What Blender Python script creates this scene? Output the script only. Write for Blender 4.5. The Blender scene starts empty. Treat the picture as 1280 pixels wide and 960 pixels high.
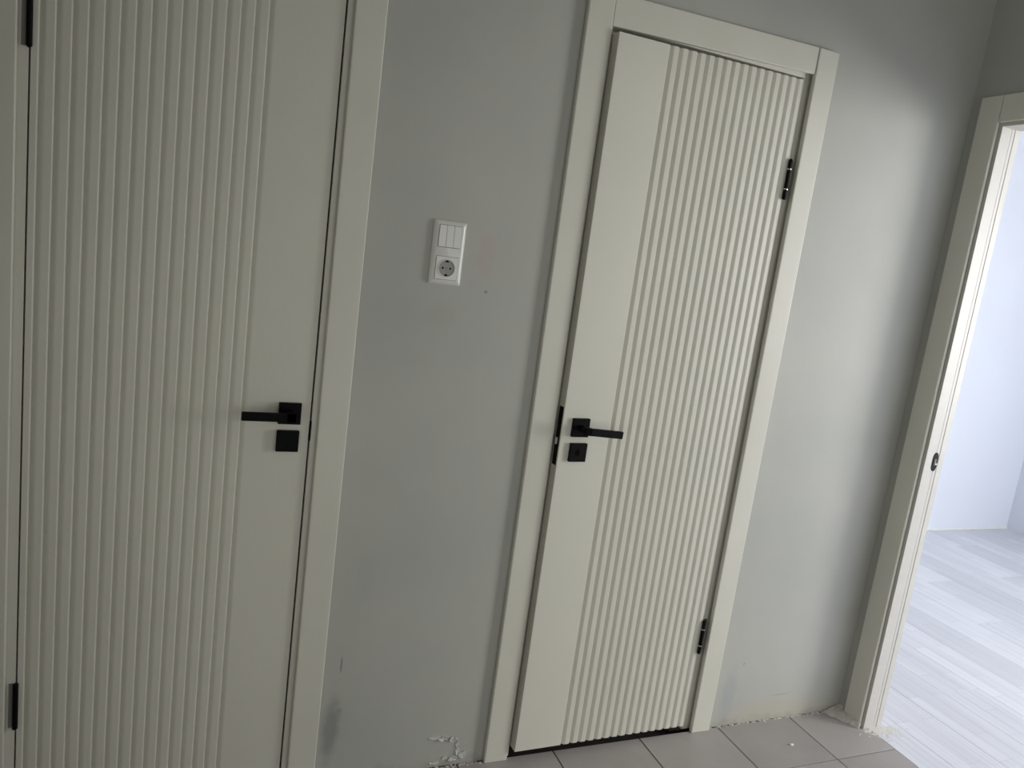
import bpy, bmesh, math, random
from mathutils import Vector, Matrix
random.seed(7)
S = bpy.context.scene
COL = S.collection

# ------------------------------------------------------------------ camera
cam = bpy.data.cameras.new('camera')
cam.sensor_width = 36.0
cam.lens = 934.1 / 1280 * 36.0
cam.clip_start = 0.02
co = bpy.data.objects.new('camera', cam)
COL.objects.link(co)
Rv = Vector((0.9226, -0.3631, 0.1301)); Fv = Vector((0.3814, 0.9091, -0.1672))
Fv.normalize(); Rv = (Rv - Fv * Rv.dot(Fv)).normalized(); Uv = Rv.cross(Fv)
m = Matrix((Rv, Uv, -Fv)).transposed().to_4x4()
m.translation = Vector((-0.6237, -1.7684, 1.4308))
co.matrix_world = m
S.camera = co

# ------------------------------------------------------------------ world, lights, exposure
S.view_settings.view_transform = 'Standard'
S.view_settings.look = 'None'
S.view_settings.gamma = 1.0
S.view_settings.use_curve_mapping = False
S.view_settings.exposure = -0.50
w = bpy.data.worlds.new('sky'); S.world = w; w.use_nodes = True
w.node_tree.nodes['Background'].inputs[0].default_value = (0.75, 0.87, 1.0, 1)
w.node_tree.nodes['Background'].inputs[1].default_value = 1.0

def area(name, loc, target, sx, sy, power, color, spread=180):
    l = bpy.data.lights.new(name, 'AREA')
    l.shape = 'RECTANGLE'; l.size = sx; l.size_y = sy; l.energy = power; l.color = color
    l.spread = math.radians(spread)
    o = bpy.data.objects.new(name, l); COL.objects.link(o)
    o.location = loc
    o.rotation_euler = (Vector(target) - Vector(loc)).to_track_quat('-Z', 'Z').to_euler()
    return o
# daylight at the two windows (bedroom window in the x = 4.7 wall, hall window behind the camera)
area('bedroom_daylight', (4.66, -2.12, 1.5), (0, -1.45, 1.35), 1.6, 1.35, 168, (1.0, 0.98, 0.945))
area('hall_daylight', (0.80, -2.44, 1.05), (0.80, 0, 1.05), 1.15, 1.75, 7.5, (1.0, 0.945, 0.85))
area('hall_side_fill', (-1.27, -1.9, 0.95), (0, -1.9, 0.95), 0.8, 1.6, 9.0, (1.0, 0.95, 0.84))  # added fill from the unseen left side, lifts the doorway casing

# ------------------------------------------------------------------ materials
MATS = {}
def mat(name, color, rough=0.5, metal=0.0, noise=None, bump=None, spec=0.5):
    """noise = (scale, amount): colour variation; bump = (scale, strength)"""
    if name in MATS: return MATS[name]
    M = bpy.data.materials.new(name); M.use_nodes = True
    nt = M.node_tree; b = nt.nodes['Principled BSDF']
    b.inputs['Base Color'].default_value = (*color, 1)
    b.inputs['Roughness'].default_value = rough
    b.inputs['Metallic'].default_value = metal
    b.inputs['Specular IOR Level'].default_value = spec
    tc = nt.nodes.new('ShaderNodeTexCoord')
    if noise:
        n = nt.nodes.new('ShaderNodeTexNoise'); n.inputs['Scale'].default_value = noise[0]
        n.inputs['Detail'].default_value = 5
        nt.links.new(tc.outputs['Object'], n.inputs['Vector'])
        r = nt.nodes.new('ShaderNodeValToRGB')
        a = noise[1]
        r.color_ramp.elements[0].position = 0.3; r.color_ramp.elements[1].position = 0.7
        r.color_ramp.elements[0].color = (*[c * (1 - a) for c in color], 1)
        r.color_ramp.elements[1].color = (*[min(1, c * (1 + a)) for c in color], 1)
        nt.links.new(n.outputs['Fac'], r.inputs['Fac'])
        nt.links.new(r.outputs['Color'], b.inputs['Base Color'])
    if bump:
        n2 = nt.nodes.new('ShaderNodeTexNoise'); n2.inputs['Scale'].default_value = bump[0]
        n2.inputs['Detail'].default_value = 3
        nt.links.new(tc.outputs['Object'], n2.inputs['Vector'])
        bp = nt.nodes.new('ShaderNodeBump'); bp.inputs['Strength'].default_value = bump[1]
        bp.inputs['Distance'].default_value = 0.002
        nt.links.new(n2.outputs['Fac'], bp.inputs['Height'])
        nt.links.new(bp.outputs['Normal'], b.inputs['Normal'])
    MATS[name] = M
    return M

WHITE = mat('door_enamel', (0.69, 0.684, 0.605), 0.42, noise=(3, 0.02), bump=(220, 0.12))
CASING = mat('casing_enamel', (0.69, 0.684, 0.605), 0.36, noise=(4, 0.03), bump=(120, 0.06))
JAMB = mat('jamb_film', (0.57, 0.555, 0.515), 0.42, noise=(30, 0.02))
BLACK = mat('matt_black_metal', (0.003, 0.003, 0.0035), 0.5, spec=0.12)
GREY_METAL_SHADE = mat('grey_metal_leaf_shade', (0.22, 0.22, 0.21), 0.5, spec=0.2)  # grey metal; on the left door's hinges its tone stands for shade
CHROME = mat('chrome', (0.8, 0.8, 0.8), 0.18, 1.0)
STEEL = mat('latch_steel', (0.55, 0.55, 0.58), 0.35, 0.8)
PLASTIC = mat('white_plastic', (0.74, 0.74, 0.71), 0.25)
LEAF_SHADE_D = mat("dark_hinge_leaf_shade", (0.10, 0.10, 0.095), 0.5, spec=0.2)  # darker tone for the deeper shade beside the middle door's knuckles
WELL_SHADE = mat('well_shade_plastic', (0.30, 0.30, 0.285), 0.4)  # plastic toned grey to carry the shade inside the socket well
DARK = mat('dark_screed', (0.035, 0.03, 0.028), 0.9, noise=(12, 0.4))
GROUT = mat('grout', (0.05, 0.047, 0.045), 0.9, noise=(60, 0.3))
CEIL = mat('ceiling_paint', (0.72, 0.72, 0.70), 0.8)
PLASTER = mat('plaster_crumb', (0.62, 0.59, 0.55), 0.9, noise=(80, 0.15), bump=(300, 0.5))
CRUMB = mat('white_crumb', (0.85, 0.85, 0.83), 0.7)
WOOD = mat('raw_wood', (0.22, 0.15, 0.10), 0.8, noise=(40, 0.25))
FARWALL = mat('bedroom_paint', (0.80, 0.845, 0.94), 0.7, noise=(1.2, 0.03), bump=(60, 0.1))

def nd(nt, t, **k):
    n = nt.nodes.new(t)
    for a, v in k.items(): setattr(n, a, v)
    return n

def wall_material():
    M = bpy.data.materials.new('grey_wall_paint'); M.use_nodes = True
    nt = M.node_tree; L = nt.links.new; b = nt.nodes['Principled BSDF']
    b.inputs['Roughness'].default_value = 0.55
    b.inputs['Specular IOR Level'].default_value = 0.35
    tc = nd(nt, 'ShaderNodeTexCoord')
    n = nd(nt, 'ShaderNodeTexNoise'); n.inputs['Scale'].default_value = 2.2; n.inputs['Detail'].default_value = 6
    L(tc.outputs['Object'], n.inputs['Vector'])
    r = nd(nt, 'ShaderNodeValToRGB')
    r.color_ramp.elements[0].position = 0.3; r.color_ramp.elements[1].position = 0.72
    r.color_ramp.elements[0].color = (0.44, 0.45, 0.42, 1); r.color_ramp.elements[1].color = (0.51, 0.508, 0.474, 1)
    L(n.outputs['Fac'], r.inputs['Fac'])
    col = r.outputs['Color']
    sep = nd(nt, 'ShaderNodeSeparateXYZ'); L(tc.outputs['Object'], sep.inputs[0])
    n3 = nd(nt, 'ShaderNodeTexNoise'); n3.inputs['Scale'].default_value = 22; n3.inputs['Detail'].default_value = 6
    L(tc.outputs['Object'], n3.inputs['Vector'])
    def blob(cx, cz, rx, rz, colr, amt, soft=0.6):
        nonlocal col
        mp = nd(nt, 'ShaderNodeMapping'); mp.vector_type = 'POINT'
        mp.inputs['Location'].default_value = (-cx / rx, 0, -cz / rz)
        mp.inputs['Scale'].default_value = (1 / rx, 0.001, 1 / rz)
        L(tc.outputs['Object'], mp.inputs['Vector'])
        ln = nd(nt, 'ShaderNodeVectorMath', operation='LENGTH'); L(mp.outputs[0], ln.inputs[0])
        ad = nd(nt, 'ShaderNodeMath', operation='MULTIPLY_ADD'); L(n3.outputs['Fac'], ad.inputs[0])
        ad.inputs[1].default_value = 0.9; L(ln.outputs['Value'], ad.inputs[2])
        mr = nd(nt, 'ShaderNodeMapRange'); L(ad.outputs[0], mr.inputs[0])
        mr.inputs[1].default_value = 1.45; mr.inputs[2].default_value = 1.45 - soft
        mr.inputs[3].default_value = 0; mr.inputs[4].default_value = amt
        mx = nd(nt, 'ShaderNodeMix', data_type='RGBA'); L(mr.outputs[0], mx.inputs['Factor'])
        L(col, mx.inputs['A']); mx.inputs['B'].default_value = (*colr, 1)
        col = mx.outputs['Result']
    blob(0.005, 1.425, 0.035, 0.07, (0.52, 0.40, 0.36), 0.35)      # pink smudge beside the socket
    blob(0.015, 1.335, 0.006, 0.005, (0.2, 0.2, 0.2), 0.6, 0.3)
    blob(-0.10, 1.27, 0.05, 0.04, (0.40, 0.40, 0.35), 0.3)
    blob(-0.15, 1.15, 0.06, 0.02, (0.42, 0.42, 0.38), 0.2)
    blob(-0.265, 0.15, 0.03, 0.12, (0.22, 0.23, 0.23), 0.6)        # grey damp patch at the casing foot
    blob(-0.252, 0.34, 0.003, 0.025, (0.15, 0.15, 0.15), 0.6, 0.3)
    blob(-0.245, 0.21, 0.012, 0.010, (0.25, 0.25, 0.25), 0.4)
    blob(-0.21, 0.58, 0.03, 0.08, (0.36, 0.36, 0.36), 0.15)
    blob(1.03, 0.10, 0.035, 0.15, (0.36, 0.38, 0.42), 0.45)
    blob(1.25, 0.03, 0.30, 0.06, (0.50, 0.44, 0.34), 0.45)
    blob(1.25, 0.09, 0.05, 0.004, (0.30, 0.28, 0.26), 0.4)
    blob(1.07, 0.22, 0.004, 0.006, (0.20, 0.2, 0.2), 0.5, 0.3)
    # dirt along the foot of the wall
    ad = nd(nt, 'ShaderNodeMath', operation='MULTIPLY_ADD'); L(n3.outputs['Fac'], ad.inputs[0])
    ad.inputs[1].default_value = -0.09; L(sep.outputs['Z'], ad.inputs[2])
    mr = nd(nt, 'ShaderNodeMapRange'); L(ad.outputs[0], mr.inputs[0])
    mr.inputs[1].default_value = -0.015; mr.inputs[2].default_value = -0.05
    mr.inputs[3].default_value = 0; mr.inputs[4].default_value = 0.45
    mx = nd(nt, 'ShaderNodeMix', data_type='RGBA'); L(mr.outputs[0], mx.inputs['Factor'])
    L(col, mx.inputs['A']); mx.inputs['B'].default_value = (0.30, 0.28, 0.24, 1)
    L(mx.outputs['Result'], b.inputs['Base Color'])
    n2 = nd(nt, 'ShaderNodeTexNoise'); n2.inputs['Scale'].default_value = 9; n2.inputs['Detail'].default_value = 7
    L(tc.outputs['Object'], n2.inputs['Vector'])
    bp = nd(nt, 'ShaderNodeBump'); bp.inputs['Strength'].default_value = 0.25; bp.inputs['Distance'].default_value = 0.006
    L(n2.outputs['Fac'], bp.inputs['Height']); L(bp.outputs['Normal'], b.inputs['Normal'])
    return M
WALL = wall_material()

def random_mat(name, c0, c1, rough, grain=None, bump=None):
    """colour differs a little from piece to piece (Object Info random)"""
    M = bpy.data.materials.new(name); M.use_nodes = True
    nt = M.node_tree; L = nt.links.new; b = nt.nodes['Principled BSDF']
    b.inputs['Roughness'].default_value = rough
    oi = nd(nt, 'ShaderNodeObjectInfo'); tc = nd(nt, 'ShaderNodeTexCoord')
    add = nd(nt, 'ShaderNodeVectorMath', operation='ADD'); L(tc.outputs['Object'], add.inputs[0])
    sc = nd(nt, 'ShaderNodeVectorMath', operation='SCALE'); L(oi.outputs['Location'], sc.inputs[0]); sc.inputs['Scale'].default_value = 7.3
    L(sc.outputs[0], add.inputs[1])
    mp = nd(nt, 'ShaderNodeMapping'); L(add.outputs[0], mp.inputs['Vector'])
    mp.inputs['Scale'].default_value = grain or (3, 3, 3)
    n = nd(nt, 'ShaderNodeTexNoise'); n.inputs['Scale'].default_value = 1; n.inputs['Detail'].default_value = 6
    n.inputs['Roughness'].default_value = 0.6
    L(mp.outputs[0], n.inputs['Vector'])
    mx0 = nd(nt, 'ShaderNodeMath', operation='MULTIPLY_ADD'); L(oi.outputs['Random'], mx0.inputs[0])
    mx0.inputs[1].default_value = 0.3; mx0.inputs[2].default_value = -0.15
    ad = nd(nt, 'ShaderNodeMath', operation='ADD'); L(mx0.outputs[0], ad.inputs[0]); L(n.outputs['Fac'], ad.inputs[1])
    r = nd(nt, 'ShaderNodeValToRGB'); L(ad.outputs[0], r.inputs['Fac'])
    r.color_ramp.elements[0].position = 0.25; r.color_ramp.elements[1].position = 0.75
    r.color_ramp.elements[0].color = (*c0, 1); r.color_ramp.elements[1].color = (*c1, 1)
    L(r.outputs['Color'], b.inputs['Base Color'])
    if bump:
        n2 = nd(nt, 'ShaderNodeTexNoise'); n2.inputs['Scale'].default_value = bump[0]
        L(tc.outputs['Object'], n2.inputs['Vector'])
        bp = nd(nt, 'ShaderNodeBump'); bp.inputs['Strength'].default_value = bump[1]; bp.inputs['Distance'].default_value = 0.001
        L(n2.outputs['Fac'], bp.inputs['Height']); L(bp.outputs['Normal'], b.inputs['Normal'])
    return M
TILE = random_mat('grey_floor_tile', (0.36, 0.335, 0.325), (0.42, 0.395, 0.385), 0.5, (6, 6, 6), (400, 0.2))
LAM = random_mat('whitewashed_laminate', (0.66, 0.67, 0.74), (0.83, 0.845, 0.92), 0.42, (55, 1.3, 5))
def strips(M):
    nt = M.node_tree; L = nt.links.new; b = nt.nodes['Principled BSDF']
    src = b.inputs['Base Color'].links[0].from_socket
    tc = nd(nt, 'ShaderNodeTexCoord'); mp = nd(nt, 'ShaderNodeMapping'); mp.inputs['Rotation'].default_value = (0, 0, math.pi / 2)
    mp.inputs['Location'].default_value = (0.3, 0.0325, 0)
    L(tc.outputs['Object'], mp.inputs['Vector'])
    oi = nd(nt, 'ShaderNodeObjectInfo'); ad = nd(nt, 'ShaderNodeVectorMath', operation='ADD'); L(mp.outputs[0], ad.inputs[0])
    cb = nd(nt, 'ShaderNodeCombineXYZ'); L(oi.outputs['Random'], cb.inputs[0]); L(cb.outputs[0], ad.inputs[1])
    br = nd(nt, 'ShaderNodeTexBrick'); br.offset = 0.37
    br.inputs['Scale'].default_value = 1; br.inputs['Mortar Size'].default_value = 0.0007; br.inputs['Brick Width'].default_value = 0.36; br.inputs['Row Height'].default_value = 0.065
    br.inputs['Color1'].default_value = (0.89, 0.89, 0.90, 1); br.inputs['Color2'].default_value = (1, 1, 1, 1); br.inputs['Mortar'].default_value = (0.72, 0.72, 0.74, 1)
    L(ad.outputs[0], br.inputs['Vector'])
    mx = nd(nt, 'ShaderNodeMix', data_type='RGBA', blend_type='MULTIPLY'); mx.inputs['Factor'].default_value = 1
    L(src, mx.inputs['A']); L(br.outputs['Color'], mx.inputs['B']); L(mx.outputs['Result'], b.inputs['Base Color'])
strips(LAM)
def glass_mat():
    M = bpy.data.materials.new('window_glass'); M.use_nodes = True
    nt = M.node_tree; nt.nodes.clear()
    o = nd(nt, 'ShaderNodeOutputMaterial'); t = nd(nt, 'ShaderNodeBsdfTransparent'); g = nd(nt, 'ShaderNodeBsdfGlossy')
    g.inputs['Roughness'].default_value = 0.02
    mx = nd(nt, 'ShaderNodeMixShader'); mx.inputs[0].default_value = 0.06
    nt.links.new(t.outputs[0], mx.inputs[1]); nt.links.new(g.outputs[0], mx.inputs[2]); nt.links.new(mx.outputs[0], o.inputs[0])
    return M
GLASS = glass_mat()

# ------------------------------------------------------------------ helpers
def link(name, bm, material, parent=None, loc=None, smooth=False):
    me = bpy.data.meshes.new(name)
    bmesh.ops.recalc_face_normals(bm, faces=bm.faces)
    bm.to_mesh(me); bm.free()
    if smooth:
        for p in me.polygons: p.use_smooth = True
    me.materials.append(material)
    o = bpy.data.objects.new(name, me); COL.objects.link(o)
    if parent: o.parent = parent
    if loc: o.location = loc
    return o
def box(bm, x0, x1, y0, y1, z0, z1, bev=0.0, seg=2):
    r = bmesh.ops.create_cube(bm, size=1)
    vs = r['verts']
    for v in vs:
        v.co = Vector(((x0 + x1) / 2 + v.co.x * (x1 - x0), (y0 + y1) / 2 + v.co.y * (y1 - y0), (z0 + z1) / 2 + v.co.z * (z1 - z0)))
    if bev:
        es = list({e for v in vs for e in v.link_edges})
        bmesh.ops.bevel(bm, geom=es, offset=bev, segments=seg, affect='EDGES', profile=0.5)
def boxo(name, material, parent, *a, bev=0.0, seg=2, loc=None):
    bm = bmesh.new(); box(bm, *a, bev=bev, seg=seg); return link(name, bm, material, parent, loc)
def prism(bm, pts, zb, zt):
    """pts = closed (x, y) outline; zb/zt = functions of x"""
    lo = [bm.verts.new((x, y, zb(x))) for x, y in pts]; hi = [bm.verts.new((x, y, zt(x))) for x, y in pts]
    n = len(pts)
    for i in range(n):
        bm.faces.new((lo[i], lo[(i + 1) % n], hi[(i + 1) % n], hi[i]))
    bm.faces.new(lo[::-1]); bm.faces.new(hi)
def cyl(bm, r, p0, p1, seg=20, r2=None):
    p0 = Vector(p0); p1 = Vector(p1); d = p1 - p0
    M = Matrix.Translation((p0 + p1) / 2) @ d.to_track_quat('Z', 'Y').to_matrix().to_4x4()
    bmesh.ops.create_cone(bm, cap_ends=True, segments=seg, radius1=r, radius2=r if r2 is None else r2, depth=d.length, matrix=M)
def empty(name, loc, label=None, cat=None, kind=None, parent=None):
    o = bpy.data.objects.new(name, None); COL.objects.link(o); o.location = loc; o.empty_display_size = 0.05
    if label: o['label'] = label
    if cat: o['category'] = cat
    if kind: o['kind'] = kind
    if parent: o.parent = parent
    return o
def struct(o, label, cat):
    o['kind'] = 'structure'; o['label'] = label; o['category'] = cat; return o

# ------------------------------------------------------------------ shell
XW = 1.5358; XW2 = 1.6158; H = 2.65; XF = 4.70; YF = 1.575; YB = -3.05; YH = -2.45
A1, A3 = -0.9865, -0.2965         # door_1 casing inner left, outer right
CW = 0.070
B0, B3 = 0.181, 0.9655            # door_2 casing outer left, outer right
F = 0.012
fr = 0.03                         # opening is that much larger than the casing's inner edge
o1l, o1r = A1 - fr, A3 - CW + fr
o2l, o2r = B0 + CW - fr, B3 - CW + fr
bm = bmesh.new()
T = 0.10
box(bm, -1.30, o1l, 0, T, 0, H); box(bm, o1r, o2l, 0, T, 0, H); box(bm, o2r, XW, 0, T, 0, H)
box(bm, o1l, o1r, 0, T, 2.05, H); box(bm, o2l, o2r, 0, T, 2.055, H)
wb = struct(link('wall_back', bm, WALL), 'grey painted wall carrying two white grooved doors and the socket panel', 'wall')
# peeled paint flakes low on the wall
def flake(name, pts, curl, seed):
    rnd = random.Random(seed); bm = bmesh.new()
    front = [bm.verts.new((x, -0.0015 - rnd.random() * curl * .55, z)) for x, z in pts]
    back = [bm.verts.new((x, -0.0002, z)) for x, z in pts]
    cx = sum(p[0] for p in pts) / len(pts); cz = sum(p[1] for p in pts) / len(pts)
    c = bm.verts.new((cx, -0.002, cz)); n = len(pts)
    for i in range(n):
        bm.faces.new((front[i], front[(i + 1) % n], c)); bm.faces.new((front[i], back[i], back[(i + 1) % n], front[(i + 1) % n]))
    return link(name, bm, PLASTER_W, wb)
PLASTER_W = mat('peeling_paint', (0.60, 0.60, 0.58), 0.6)
def jag(cx, cz, rx, rz, n, seed):
    rnd = random.Random(seed)
    return [(cx + rx * math.cos(a) * (0.55 + 0.6 * rnd.random()), cz + rz * math.sin(a) * (0.55 + 0.6 * rnd.random())) for a in [2 * math.pi * i / n for i in range(n)]]
for i, (cx, cz, rx, rz, cu) in enumerate([(0.027, 0.094, 0.018, 0.006, 0.006), (0.055, 0.088, 0.017, 0.008, 0.010), (0.082, 0.083, 0.013, 0.010, 0.012), (0.098, 0.064, 0.006, 0.010, 0.005),
                                          (0.10, 0.042, 0.008, 0.012, 0.005), (0.115, 0.028, 0.012, 0.012, 0.006), (0.088, 0.020, 0.015, 0.007, 0.007), (0.062, 0.026, 0.010, 0.006, 0.006), (0.035, 0.015, 0.02, 0.006, 0.006)]):
    flake('paint_flake', jag(cx, cz, rx, rz, 11, i), cu, i)

# wall with the doorway (x = 1.5358); door_3 opening from y=-0.115 to -0.83
D3A, D3B = -0.1145, -0.85
bm = bmesh.new()
box(bm, XW, XW2, D3A + 0.03, 1.8, 0, H); box(bm, XW, XW2, YB, D3B - 0.03, 0, H); box(bm, XW, XW2, D3B - 0.03, D3A + 0.03, 2.03, H)
struct(link('wall_right', bm, WALL), 'grey painted wall with the open doorway into the bright room', 'wall')
bm = bmesh.new()
box(bm, -1.40, -1.30, -1.48, 1.0, 0, H); box(bm, -1.40, -1.30, YB, -2.32, 0, H); box(bm, -1.40, -1.30, -2.32, -1.48, 0, .12); box(bm, -1.40, -1.30, -2.32, -1.48, 1.78, H)
struct(link('wall_left', bm, WALL), 'grey wall at the end of the hall, with an added opening for fill light', 'wall')
bm = bmesh.new()
wx0, wx1, wz0, wz1 = 0.20, 1.40, 0.08, 2.02
box(bm, -1.4, wx0, YH - 0.1, YH, 0, H); box(bm, wx1, XW, YH - 0.1, YH, 0, H); box(bm, wx0, wx1, YH - 0.1, YH, 0, wz0); box(bm, wx0, wx1, YH - 0.1, YH, wz1, H)
struct(link('wall_front', bm, WALL), 'grey wall facing the two doors, with a window', 'wall')
struct(boxo('wall_rear_blocker', DARK, None, -1.40, XW, 0.9, 1.0, 0, H), 'dark unseen wall added behind the two doors to keep light out of their gaps', 'wall')  # unseen wall, added so that no light leaks through the door gaps
struct(boxo('ceiling', CEIL, None, -1.45, XF + 0.1, YB - 0.1, 1.8, H, H + 0.1), 'pale painted ceiling', 'ceiling')
struct(boxo('wall_far', FARWALL, None, XW2, XF + 0.1, YF, YF + 0.12, -0.02, H), 'bluish white plastered wall of the bright room', 'wall')
bm = bmesh.new(); rnd = random.Random(12); prev = None
for i in range(150):
    x = XW2 + (XF - XW2) * i / 149; h = rnd.uniform(.006, .014); d = rnd.uniform(.004, .012)
    cur = [bm.verts.new((x, YF, -.001)), bm.verts.new((x, YF - d, -.001)), bm.verts.new((x, YF - d * .6, h * .7)), bm.verts.new((x, YF, h))]
    if prev:
        for j in range(4): bm.faces.new((prev[j], prev[(j + 1) % 4], cur[(j + 1) % 4], cur[j]))
    prev = cur
link('caulk_bead', bm, CRUMB, bpy.data.objects['wall_far'])
wy0, wy1, vz0, vz1 = -2.95, -1.29, 0.82, 2.2
bm = bmesh.new()
box(bm, XF, XF + 0.15, wy1, YF, -0.02, H); box(bm, XF, XF + 0.15, YB, wy0, -0.02, H); box(bm, XF, XF + 0.15, wy0, wy1, -0.02, vz0); box(bm, XF, XF + 0.15, wy0, wy1, vz1, H)
struct(link('wall_far_right', bm, FARWALL), 'bluish white window wall of the bright room', 'wall')
struct(boxo('wall_far_front', FARWALL, None, XW2, XF + 0.1, YB - 0.1, YB, -0.02, H), 'bluish white end wall of the bright room', 'wall')

def window(name, axis, c, a0, a1, z0, z1, label):
    w = empty(name, (0, 0, 0), label, 'window', 'structure')
    def b(nm, mt, u0, u1, t0, t1, za, zb, bev=0.0):
        if axis == 'x': return boxo(nm, mt, w, c + t0, c + t1, u0, u1, za, zb, bev=bev)
        return boxo(nm, mt, w, u0, u1, c + t0, c + t1, za, zb, bev=bev)
    mid = (a0 + a1) / 2
    b('window_frame', PLASTIC, a0, a0 + .06, -.03, .03, z0, z1, .004); b('window_frame', PLASTIC, a1 - .06, a1, -.03, .03, z0, z1, .004)
    b('window_frame', PLASTIC, a0 + .06, a1 - .06, -.03, .03, z0, z0 + .06, .004); b('window_frame', PLASTIC, a0 + .06, a1 - .06, -.03, .03, z1 - .06, z1, .004)
    b('mullion', PLASTIC, mid - .04, mid + .04, -.03, .03, z0 + .06, z1 - .06, .004)
    b('pane', GLASS, a0 + .06, mid - .04, -.004, .004, z0 + .06, z1 - .06); b('pane', GLASS, mid + .04, a1 - .06, -.004, .004, z0 + .06, z1 - .06)
    return w
window('window_1', 'x', XF + 0.10, wy0, wy1, vz0, vz1, 'white framed window lighting the bright room')
window('window_2', 'y', YH - 0.06, wx0, wx1, wz0, wz1, 'white framed window behind the hall')
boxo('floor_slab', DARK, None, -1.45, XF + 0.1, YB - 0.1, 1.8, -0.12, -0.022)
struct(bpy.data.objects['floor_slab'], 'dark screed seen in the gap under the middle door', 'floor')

window('fill_window', 'x', -1.345, -2.32, -1.48, .12, 1.78, 'narrow white framed window added at the end of the hall for fill light')  # invented opening that goes with the side fill
# ------------------------------------------------------------------ tiled hall floor
G0, TS, TY = 1.3092, 0.3015, -0.2245
fl = struct(boxo('floor', GROUT, None, -1.30, 1.562, YB, -0.004, -0.022, -0.0035), 'grey ceramic tile floor of the hall with dark joints', 'floor')
tile_mesh = {}
def tile(x0, x1, y0, y1):
    k = (round(x1 - x0, 3), round(y1 - y0, 3))
    g = 0.0019
    if k not in tile_mesh:
        bm = bmesh.new(); sx, sy = k[0] / 2 - g, k[1] / 2 - g
        box(bm, -sx, sx, -sy, sy, -0.008, 0.0, bev=0.0005, seg=1)
        me = bpy.data.meshes.new('tile'); bm.to_mesh(me); bm.free(); me.materials.append(TILE); tile_mesh[k] = me
    o = bpy.data.objects.new('tile', tile_mesh[k]); COL.objects.link(o); o.parent = fl
    o.location = ((x0 + x1) / 2, (y0 + y1) / 2, 0)
xs = [G0 + TS * i for i in range(-9, 1)]
xs = [-1.30] + [x for x in xs if x > -1.29] + [1.562]
ys = [-0.002, TY]
while ys[-1] > YB + 0.05: ys.append(max(YB, ys[-1] - TS))
for i in range(len(xs) - 1):
    for j in range(len(ys) - 1):
        tile(xs[i], xs[i + 1], ys[j + 1], ys[j])

# ------------------------------------------------------------------ laminate floor of the bright room
f2 = struct(boxo('floor', DARK, None, 1.562, XF, YB, YF, -0.022, -0.0095), 'whitewashed laminate floor of the bright room', 'floor')
pm = {}
PWD, PL = 0.195, 1.285
def plank(x0, x1, y0, y1):
    k = (round(x1 - x0, 3), round(y1 - y0, 3))
    if k[0] < 0.01 or k[1] < 0.01: return
    if k not in pm:
        bm = bmesh.new(); box(bm, -k[0] / 2 + .0004, k[0] / 2 - .0004, -k[1] / 2 + .0004, k[1] / 2 - .0004, -0.009, 0, bev=0.0008, seg=1)
        me = bpy.data.meshes.new('plank'); bm.to_mesh(me); bm.free(); me.materials.append(LAM); pm[k] = me
    o = bpy.data.objects.new('plank', pm[k]); COL.objects.link(o); o.parent = f2
    o.location = ((x0 + x1) / 2, (y0 + y1) / 2, 0)
x = 1.562; i = 0
while x < XF - 0.01:
    x1 = min(XF, x + (0.13 if i == 0 else PWD))
    ylo = D3B if x1 <= XW2 else YB
    y = -PL * 3 + (i * 0.43) % PL
    while y < YF:
        a = max(y, YB); b = min(y + PL, YF)
        if i == 0: b = min(b, YF)
        if b > a: plank(x, x1, a, b)
        y += PL
    x = x1; i += 1

# ------------------------------------------------------------------ doors
PITCH_FLAT, DEPTH = 0.0145, 0.0052
def slat_pts(x0, p, last=False):
    """one reed: flat face, rounded nose, steep wall, hollow running up to the next face (front = -y)"""
    y = 0.0
    pts = [(x0, y), (x0 + p - 0.0148, y), (x0 + p - 0.0138, y + 0.0004), (x0 + p - 0.0126, y + 0.0016), (x0 + p - 0.0118, y + DEPTH)]
    return pts
def ridge_outline(xl, xr, p, hollow_left):
    """hollow_left: the strip starts with the hollow to the left of its face"""
    pts = []
    if hollow_left:
        g = 0.0125
        for t in (0, .12, .25, .4, .55, .7, .85, 1.0):
            pts.append((xl + g * t, DEPTH * (1 - t) ** 1.35))
    else:
        pts.append((xl, 0))
    return pts
def leaf(parent, xl, xr, flat0, flat1, lines, zb, zt, M, DEPTH=0.0052, EXP=1.5):
    """door leaf: core board + flat panel + slats. lines = x of the noses (right end of each face)"""
    core = bmesh.new()
    prism(core, [(xl, DEPTH), (xr, DEPTH), (xr, 0.038), (xl, 0.038)], zb, zt)
    c = link('door_leaf', core, M, parent)
    def seg(name, x0, x1, hollow, nose):
        pts = []
        if hollow:
            g = 0.0122
            for t in (0, .08, .16, .25, .35, .45, .56, .68, .82, 1.0): pts.append((x0 + g * t, DEPTH * (1 - t) ** EXP))
        else: pts += [(x0, 0.0012), (x0 + 0.0004, 0.0004), (x0 + 0.0012, 0)]
        if nose: pts += [(x1 - 0.0032, 0), (x1 - 0.0020, 0.0006), (x1 - 0.0009, 0.0020), (x1, DEPTH)]
        else: pts += [(x1 - 0.0012, 0), (x1 - 0.0004, 0.0004), (x1, 0.0012)]
        pts += [(x1, DEPTH + .0005), (x0, DEPTH + .0005)]
        bm = bmesh.new(); prism(bm, pts, zb, zt)
        o = link(name, bm, M, c)
        return o
    return c, seg
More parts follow.
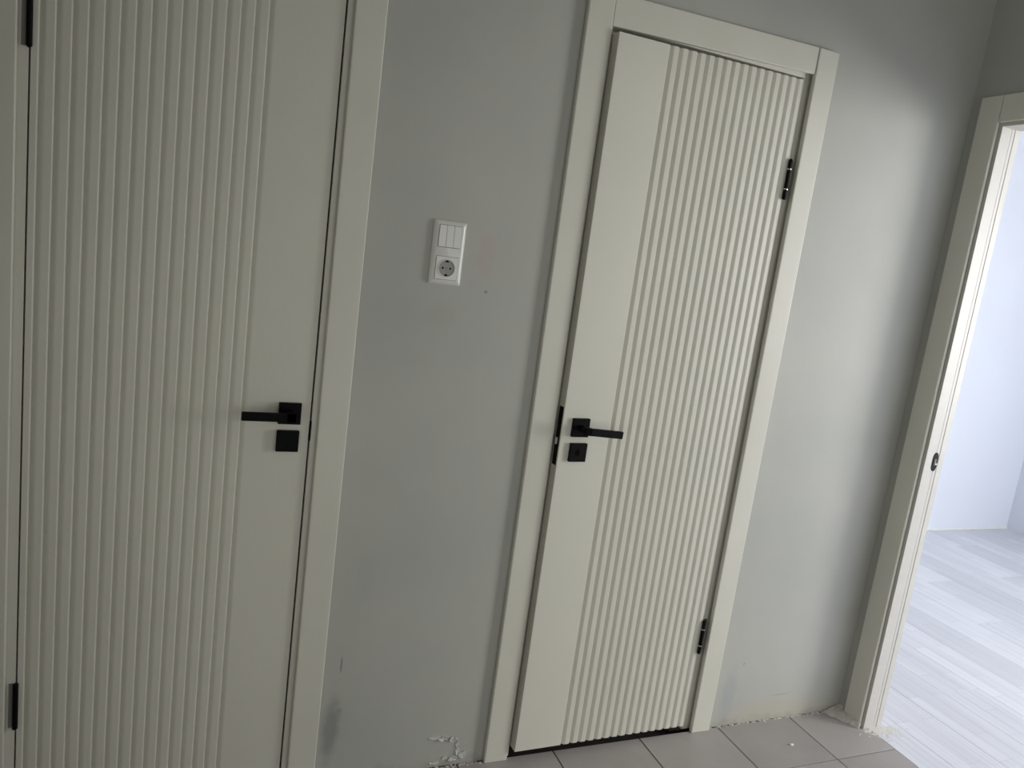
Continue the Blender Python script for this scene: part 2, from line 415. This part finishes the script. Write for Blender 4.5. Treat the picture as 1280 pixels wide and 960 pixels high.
def handle(parent, x, z, y, side, sag=0.0):
    """square rose with a flat bar lever; side = -1 lever to the left"""
    h = empty('handle', (x, y, z), parent=parent)
    r = 0.0255
    bm = bmesh.new(); box(bm, -r, r, -0.009, 0, -r, r, bev=0.0012); link('rosette', bm, BLACK, h)
    bm = bmesh.new()
    cyl(bm, 0.009, (0, -0.008, 0), (0, -0.040, 0), 24)
    box(bm, -0.011, 0.011, -0.052, -0.036, -0.010, 0.010, bev=0.0015)
    x0, x1 = (-0.108, 0.011) if side < 0 else (-0.011, 0.108)
    box(bm, x0, x1, -0.052, -0.042, -0.010, 0.010, bev=0.0015)
    o = link('lever', bm, BLACK, h); o.rotation_euler = (0, sag, 0)
    return h
def hinge(parent, x, y, z, L=0.108,  leaf_shade=(-.012, .0), rings=True, r=0.0055):
    h = empty('hinge', (x, y, z), parent=parent)
    bm = bmesh.new()
    cyl(bm, r, (0, 0, -L / 2), (0, 0, L / 2), 24)
    cyl(bm, r * .8, (0, 0, L / 2), (0, 0, L / 2 + .003), 24, r * .4); cyl(bm, r * .8, (0, 0, -L / 2), (0, 0, -L / 2 - .003), 24, r * .4)
    link('knuckle', bm, BLACK, h)
    bm = bmesh.new(); ly = .0105 if rings else 0; box(bm, leaf_shade[0], leaf_shade[1], 0.0040 + ly, 0.0064 + ly, -L / 2, L / 2, bev=.0006); link("hinge_leaf_shade", bm, LEAF_SHADE_D if rings else GREY_METAL_SHADE, h)  # plate whose grey imitates the shade strip next to the knuckle
    if rings:
        for s in (-1, 1):
            bm = bmesh.new(); zz = s * L * 0.255
            cyl(bm, r * 1.12, (0, 0, zz - .0016), (0, 0, zz + .0016), 24); link('hinge_ring', bm, CHROME, h)
    return h

def frame(parent, xl, xr, z1, side_l, side_r, y=0.0005, yr=0.0005):
    """jamb box: xl/xr = clear inner faces, between casing and leaf"""
    boxo('jamb', CASING, parent, xl - side_l, xl, y, 0.10, 0.0, z1 + .02, bev=.0008)
    boxo('jamb', CASING, parent, xr, xr + side_r, yr, 0.10, 0.0, z1 + .02, bev=.0008)
    boxo('jamb_head', CASING, parent, xl, xr, 0.0005, 0.10, z1, z1 + .03, bev=.0008)
    bm = bmesh.new()   # rebate stop behind the leaf
    box(bm, xl, xl + .012, 0.045, 0.10, 0.0, z1); box(bm, xr - .012, xr, 0.045, 0.10, 0.0, z1); box(bm, xl + .012, xr - .012, 0.045, 0.10, z1 - .012, z1)
    link('door_stop', bm, CASING, parent)

# ---- door_1 (left)
d1 = empty('door_1', (0, 0, 0), 'white grooved door beside the socket panel, lever handle pointing away from the socket', 'door', 'structure')
boxo('casing', CASING, d1, A1 - CW, A1, -F, 0, 0, 2.105, bev=.0032, seg=3)
boxo('casing', CASING, d1, A3 - CW, A3, -F, 0, 0, 2.105, bev=.0032, seg=3)
boxo('casing_head', CASING, d1, A1 + .0008, A3 - CW - .0008, -F, 0, 2.03, 2.105, bev=.0032, seg=3)
L0, L1 = -0.9658, -0.3850
frame(d1, L0 - .0032, L1 + .0042, 2.022, .045, .045)
c1, seg = leaf(d1, L0, L1, 0, 0, None, lambda x: 0.012, lambda x: 2.018, WHITE, 0.0046, 2.0)
for k in range(16):
    xr = -0.9530 + .0275 * k + .0015
    xl = L0 if k == 0 else xr - .0275
    seg('slat', xl, xr, k > 0, True)
seg('flat_panel', -0.9530 + .0275 * 15 + .0015, L1, True, False)
handle(c1, -0.4325, 1.0035, 0.0, -1)
lp = empty('lock_cover', (-0.4330, 0, 0.937), parent=c1)
bm = bmesh.new(); box(bm, -.0255, .0255, -.010, 0, -.0255, .0255, bev=.0014); link('rosette', bm, BLACK, lp)
bm = bmesh.new(); box(bm, -0.0045, 0.0005, -0.0022, 0.002, -.024, .024, bev=.001); o = link('latch_plate', bm, BLACK, d1, (L1 + .0042, 0, 0.962))
hinge(d1, -0.9675, -0.0050, 0.3095, leaf_shade=(-.014, -.001), rings=False)
hinge(d1, -0.9675, -0.0050, 1.7575, leaf_shade=(-.014, -.001), rings=False)

# ---- door_2 (middle)
d2 = empty('door_2', (0, 0, 0), 'white grooved door between the socket and the bright doorway, standing slightly ajar', 'door', 'structure')
boxo('casing', CASING, d2, B0, B0 + CW, -F - .004, 0, 0, 2.105, bev=.0032, seg=3)
boxo('casing', CASING, d2, B3 - CW, B3, -F - .003, 0, 0, 2.105, bev=.0032, seg=3)
bm = bmesh.new()
prism(bm, [(B0 + CW + .0022, -F), (B3 - CW - .0012, -F), (B3 - CW - .0012, 0), (B0 + CW + .0022, 0)],
      lambda x: 2.016 + .018 * (x - .25) / .65, lambda x: 2.092 + .013 * (x - .25) / .65)
bmesh.ops.bevel(bm, geom=bm.edges[:], offset=.0018, segments=2, affect='EDGES', profile=.5)
link('casing_head', bm, CASING, d2)
J0, J1 = 0.2625, 0.8735
frame(d2, J0, J1, 2.021, .036, .036, .003, .011)
HX = 0.8720; ang = math.radians(2.75)
W2 = 0.6070
lf = empty('leaf_pivot', (HX, 0, 0))   # replaced below by the leaf's own transform
c2, seg2 = leaf(d2, -W2, 0, 0, 0, None, lambda x: 0.0190 + .016 * (-x / W2), lambda x: 2.0165 - .015 * (-x / W2), WHITE, 0.0068, 1.3)
bpy.data.objects.remove(lf)
c2.location = (HX, 0, 0); c2.rotation_euler = (0, 0, ang)
n0 = 0.4185 - HX
for k in range(16):
    x0 = n0 + .0285 * k
    seg2('slat', x0, (x0 + .0285) if k < 15 else 0, True, k < 15)
seg2('flat_panel', -W2, n0, False, True)
handle(c2, 0.3195 - HX, 1.0035, 0.0, 1, math.radians(4))
lp = empty('lock_cover', (0.3215 - HX, 0, 0.9345), parent=c2)
bm = bmesh.new(); box(bm, -.0255, .0255, -.010, 0, -.0255, .0255, bev=.0014); link('rosette', bm, BLACK, lp)
bm = bmesh.new(); cyl(bm, .0085, (.001, -.009, .001), (.001, -.0125, .001), 28); box(bm, -.001, .003, -.0150, -.0115, -.006, .008, bev=.0008); link('turn_button', bm, BLACK, lp)
lk = empty('lock_plate', (-W2, 0.0, 0.975), parent=c2)
bm = bmesh.new(); box(bm, -.0012, .0005, .0045, .0255, -.080, .081, bev=.0005); link('lock_faceplate', bm, BLACK, lk)
bm = bmesh.new(); box(bm, -.0075, 0, .011, .020, -.023, -.003, bev=.0015); link('latch_tongue', bm, STEEL, lk)
bm = bmesh.new(); box(bm, 0.0, .0008, .004, .022, -.05, .05); link('strike_plate', bm, BLACK, d2, (J0, 0, 0.965))
hinge(d2, 0.8735, -0.0050, 0.3333, leaf_shade=(.001, .021))
hinge(d2, 0.8735, -0.0050, 1.7457, leaf_shade=(.001, .021))
wd = empty('wood_wedge', (0.875, 0.06, -0.022), 'small brown wood block in the dark gap under the middle door', 'wood block')
bm = bmesh.new(); prism(bm, [(-.028, -.024), (.018, -.026), (.02, .02), (-.026, .022)], lambda x: 0, lambda x: .030 + .1 * x)
bmesh.ops.bevel(bm, geom=bm.edges[:], offset=.0015, segments=1, affect='EDGES'); link('block', bm, WOOD, wd)

# ---- door_3 (open doorway in wall_right)
d3 = empty('door_3', (0, 0, 0), 'white casing and jamb of the open doorway to the bright room', 'door', 'structure')
c0 = -0.0341; c3 = c0 - CW; Z3 = 2.0109
cB = D3B - (c3 - D3A) ; 
boxo('casing', CASING, d3, XW - F, XW, c3, c0, 0, 2.091, bev=.0032, seg=3)
boxo('casing', CASING, d3, XW - F, XW, D3B - .010 - CW, D3B - .010, 0, 2.091, bev=.0032, seg=3)
boxo('casing_head', CASING, d3, XW - F, XW, D3B - .009, c3 - .001, Z3, 2.091, bev=.0032, seg=3)
boxo('casing', CASING, d3, XW2, XW2 + F, c3, c0, 0, 2.091, bev=.0032, seg=3)
boxo('casing', CASING, d3, XW2, XW2 + F, D3B - .010 - CW, D3B - .010, 0, 2.091, bev=.0032, seg=3)
boxo('casing_head', CASING, d3, XW2, XW2 + F, D3B - .009, c3 - .001, Z3, 2.091, bev=.0032, seg=3)
def jamb3(y0, y1, s):
    """moulded jamb: front face, rebate steps (drawn along x), s = direction of the opening"""
    bm = bmesh.new()
    prof = [(XW + .001, 0), (XW + .0395, 0), (XW + .0405, -.0006), (XW + .0445, -.0006), (XW + .0455, 0), (XW + .058, 0), (XW + .0585, .0012), (XW2 + .001, .0012), (XW2 + .001, -.028), (XW + .001, -.028)]
    prism(bm, [(x, y0 + s * t) for x, t in prof], lambda x: 0, lambda x: 2.0)
    return link('jamb', bm, JAMB, d3)
jamb3(D3A, None, -1); jamb3(D3B, None, 1)
boxo('jamb_head', JAMB, d3, XW + .001, XW2 + .001, D3B - .028, D3A + .028, 2.000, 2.028, bev=.0008)
st = empty('strike_plate', (XW + .0435 + .0, D3A - .0002, 0.957), parent=d3)
def oval(bm, rx, rz, y0, y1, n=28):
    pts = []
    for i in range(n):
        a = 2 * math.pi * i / n; pts.append((rx * math.cos(a), rz * math.sin(a) + (0.6 * rz if math.sin(a) >= 0 else -0.6 * rz)))
    f = [bm.verts.new((x, y0, z)) for x, z in pts]; g = [bm.verts.new((x, y1, z)) for x, z in pts]
    for i in range(n): bm.faces.new((f[i], f[(i + 1) % n], g[(i + 1) % n], g[i]))
    bm.faces.new(f); bm.faces.new(g[::-1])
bm = bmesh.new(); oval(bm, .0110, .0195, -.0016, 0.001); link('plate', bm, BLACK, st)
bm = bmesh.new(); box(bm, -.004, .004, -.0030, -.001, -.012, .010, bev=.001); link('plate_lip', bm, GREY_METAL_SHADE, st)
bm = bmesh.new(); box(bm, .001, .008, -.0045, -.001, -.0090, -.0055, bev=.0005); link('plate_tongue', bm, CHROME, st)

# ------------------------------------------------------------------ switch and socket panel
sp = empty('socket_panel', (-0.0966, 0.0, 1.418), 'white double panel on the grey wall, three rocker switches above a round power socket', 'socket')
bm = bmesh.new()
hw, hh = .0405, .0760
def ring(pts_o, y_o, pts_i, y_i):
    a = [bm.verts.new((x, y_o, z)) for x, z in pts_o]; b = [bm.verts.new((x, y_i, z)) for x, z in pts_i]
    n = len(a)
    for i in range(n): bm.faces.new((a[i], a[(i + 1) % n], b[(i + 1) % n], b[i]))
def rrect(w, h, r, n=5, cz=0):
    out = []
    for cx, czz, a0 in ((w - r, h - r, 0), (-w + r, h - r, 90), (-w + r, -h + r, 180), (w - r, -h + r, 270)):
        for i in range(n): a = math.radians(a0 + 90 * i / (n - 1)); out.append((cx + r * math.cos(a), czz + cz + r * math.sin(a)))
    return out
# frame: curved border, front face plate with two square openings
ring(rrect(hw, hh, .003), 0.0, rrect(hw, hh, .003), -.0035)
ring(rrect(hw, hh, .003), -.0035, rrect(hw - .003, hh - .003, .003), -.0070)
ring(rrect(hw - .003, hh - .003, .003), -.0070, rrect(hw - .0085, hh - .0085, .003), -.0100)
bor = [(x, z) for x, z in rrect(hw - .0085, hh - .0085, .003)]
f = bm.faces.new([bm.verts.new((x, -.0100, z)) for x, z in bor])
bmesh.ops.remove_doubles(bm, verts=bm.verts, dist=.00001)
fo = link('panel_frame', bm, PLASTIC, sp)
for p in fo.data.polygons: p.use_smooth = True
try: fo.data.set_sharp_from_angle(angle=math.radians(35))
except Exception: pass
SEAM = mat('shadow_gap_plastic', (0.10, 0.10, 0.095), 0.6)
o = boxo('switch_bezel', SEAM, sp, -.0282, .0282, -.0103, -.006, .0125, .0660)
for i in range(3):
    x0 = -.0275 + i * .01850
    bm = bmesh.new(); box(bm, x0, x0 + .0178, -.0128, -.006, .0135, .0652, bev=.0008)
    for v in bm.verts:
        if v.co.y < -.009: v.co.y += .0016 * (v.co.z - .0135) / .052
    link('rocker', bm, PLASTIC, sp)
# socket insert with a round recess
si = empty('power_socket', (0, 0, -.0365), parent=sp)
boxo('insert_seam', SEAM, si, -.0280, .0280, -.0102, -.006, -.0280, .0280)
bm = bmesh.new()
N = 48; R1, R0 = .0215, .0195
sq = []
for i in range(N):
    a = 2 * math.pi * i / N + math.pi / 4; c, s = math.cos(a), math.sin(a); k = .0272 / max(abs(c), abs(s)); sq.append((c * k, s * k))
ci = lambda r: [(r * math.cos(2 * math.pi * i / N + math.pi / 4), r * math.sin(2 * math.pi * i / N + math.pi / 4)) for i in range(N)]
ring(sq, -.006, sq, -.0112); ring(sq, -.0112, ci(.0225), -.0112)
ring(ci(.0225), -.0112, ci(.0218), -.0128); ring(ci(.0218), -.0128, ci(.0202), -.0128); ring(ci(.0202), -.0128, ci(.0196), -.0115); ring(ci(.0196), -.0115, ci(.0190), -.0045)
bmesh.ops.remove_doubles(bm, verts=bm.verts, dist=.00001)
link('socket_insert', bm, PLASTIC, si)
bm = bmesh.new(); cyl(bm, .0195, (0, -.0108, 0), (0, -.0104, 0), N); link('socket_well', bm, WELL_SHADE, si)
for sx in (-1, 1):
    bm = bmesh.new(); cyl(bm, .0026, (sx * .0095, -.0106, 0), (sx * .0095, -.01095, 0), 20); link('pin_hole', bm, BLACK, si)
    bm = bmesh.new(); box(bm, -.0035, .0035, -.0118, -.0100, sx * .0165 - .0022, sx * .0165 + .0022, bev=.0005); link('earth_clip', bm, BLACK, si)
bm = bmesh.new(); cyl(bm, .0022, (0, -.0106, 0), (0, -.0111, 0), 20); link('screw', bm, GREY_METAL_SHADE, si)

# ------------------------------------------------------------------ small debris
def crumbs(name, spots, M, label, cat, seed=1, flat=.5):
    rnd = random.Random(seed); bm = bmesh.new()
    for x, y, z, r in spots:
        res = bmesh.ops.create_icosphere(bm, subdivisions=1, radius=r)
        sc = (rnd.uniform(.6, 1.5), rnd.uniform(.5, 1.1), flat * rnd.uniform(.5, 1.2))
        for v in res['verts']:
            v.co = Vector((v.co.x * sc[0] * rnd.uniform(.7, 1.3), v.co.y * sc[1] * rnd.uniform(.7, 1.3), v.co.z * sc[2])) + Vector((x, y, z + r * flat * .4))
    o = link(name, bm, M); o['kind'] = 'stuff'; o['label'] = label; o['category'] = cat; return o
rnd = random.Random(3)
sp1 = [(rnd.uniform(B3 + .003, 1.49), -.001 - abs(rnd.gauss(0, .0035)), 0, rnd.uniform(.0015, .0050)) for _ in range(150)]
crumbs('plaster_crumbs', sp1, PLASTER, 'ragged line of plaster crumbs along the foot of the wall beside the bright doorway', 'debris', 4)
sp2 = [(rnd.uniform(-.05, .175), -.001 - abs(rnd.gauss(0, .006)), 0, rnd.uniform(.001, .0040)) for _ in range(110)]
crumbs('plaster_crumbs', sp2, PLASTER, 'plaster and paint crumbs on the floor under the peeling wall', 'debris', 5)
sp3 = [(1.60 + rnd.gauss(0, .034), -.1205 - abs(rnd.gauss(0, .020)), 0, rnd.uniform(.0015, .0050)) for _ in range(420)]
crumbs('plaster_crumbs', sp3, mat('fresh_plaster', (.72, .70, .68), .9), 'pale plaster debris on the threshold at the foot of the doorway jamb', 'debris', 6, .22)
# filler wedge between wall corner and casing foot
bm = bmesh.new()
prism(bm, [(1.462, -.004), (1.470, -.026), (1.498, -.072), (1.519, -.110), (XW - F, -.108), (XW - F, -.030), (XW, -.030), (XW, -.001)], lambda x: 0, lambda x: .004 + .35 * max(0, x - 1.475))
o = link('plaster_fillet', bm, PLASTER); o['label'] = 'rough wedge of plaster filler on the floor in the corner by the doorway casing'; o['category'] = 'filler'
bm = bmesh.new(); r = bmesh.ops.create_icosphere(bm, subdivisions=2, radius=.006)
rr = random.Random(9)
for v in r['verts']:
    k = rr.uniform(.8, 1.2); v.co = Vector((v.co.x * 1.35 * k, v.co.y * .8 * k, max(-.0028, v.co.z * .5 * k) + .0028))
o = link('plaster_crumb', bm, CRUMB, None, (1.202, -.136, 0)); o['label'] = 'single white crumb lying on a grey floor tile'; o['category'] = 'crumb'
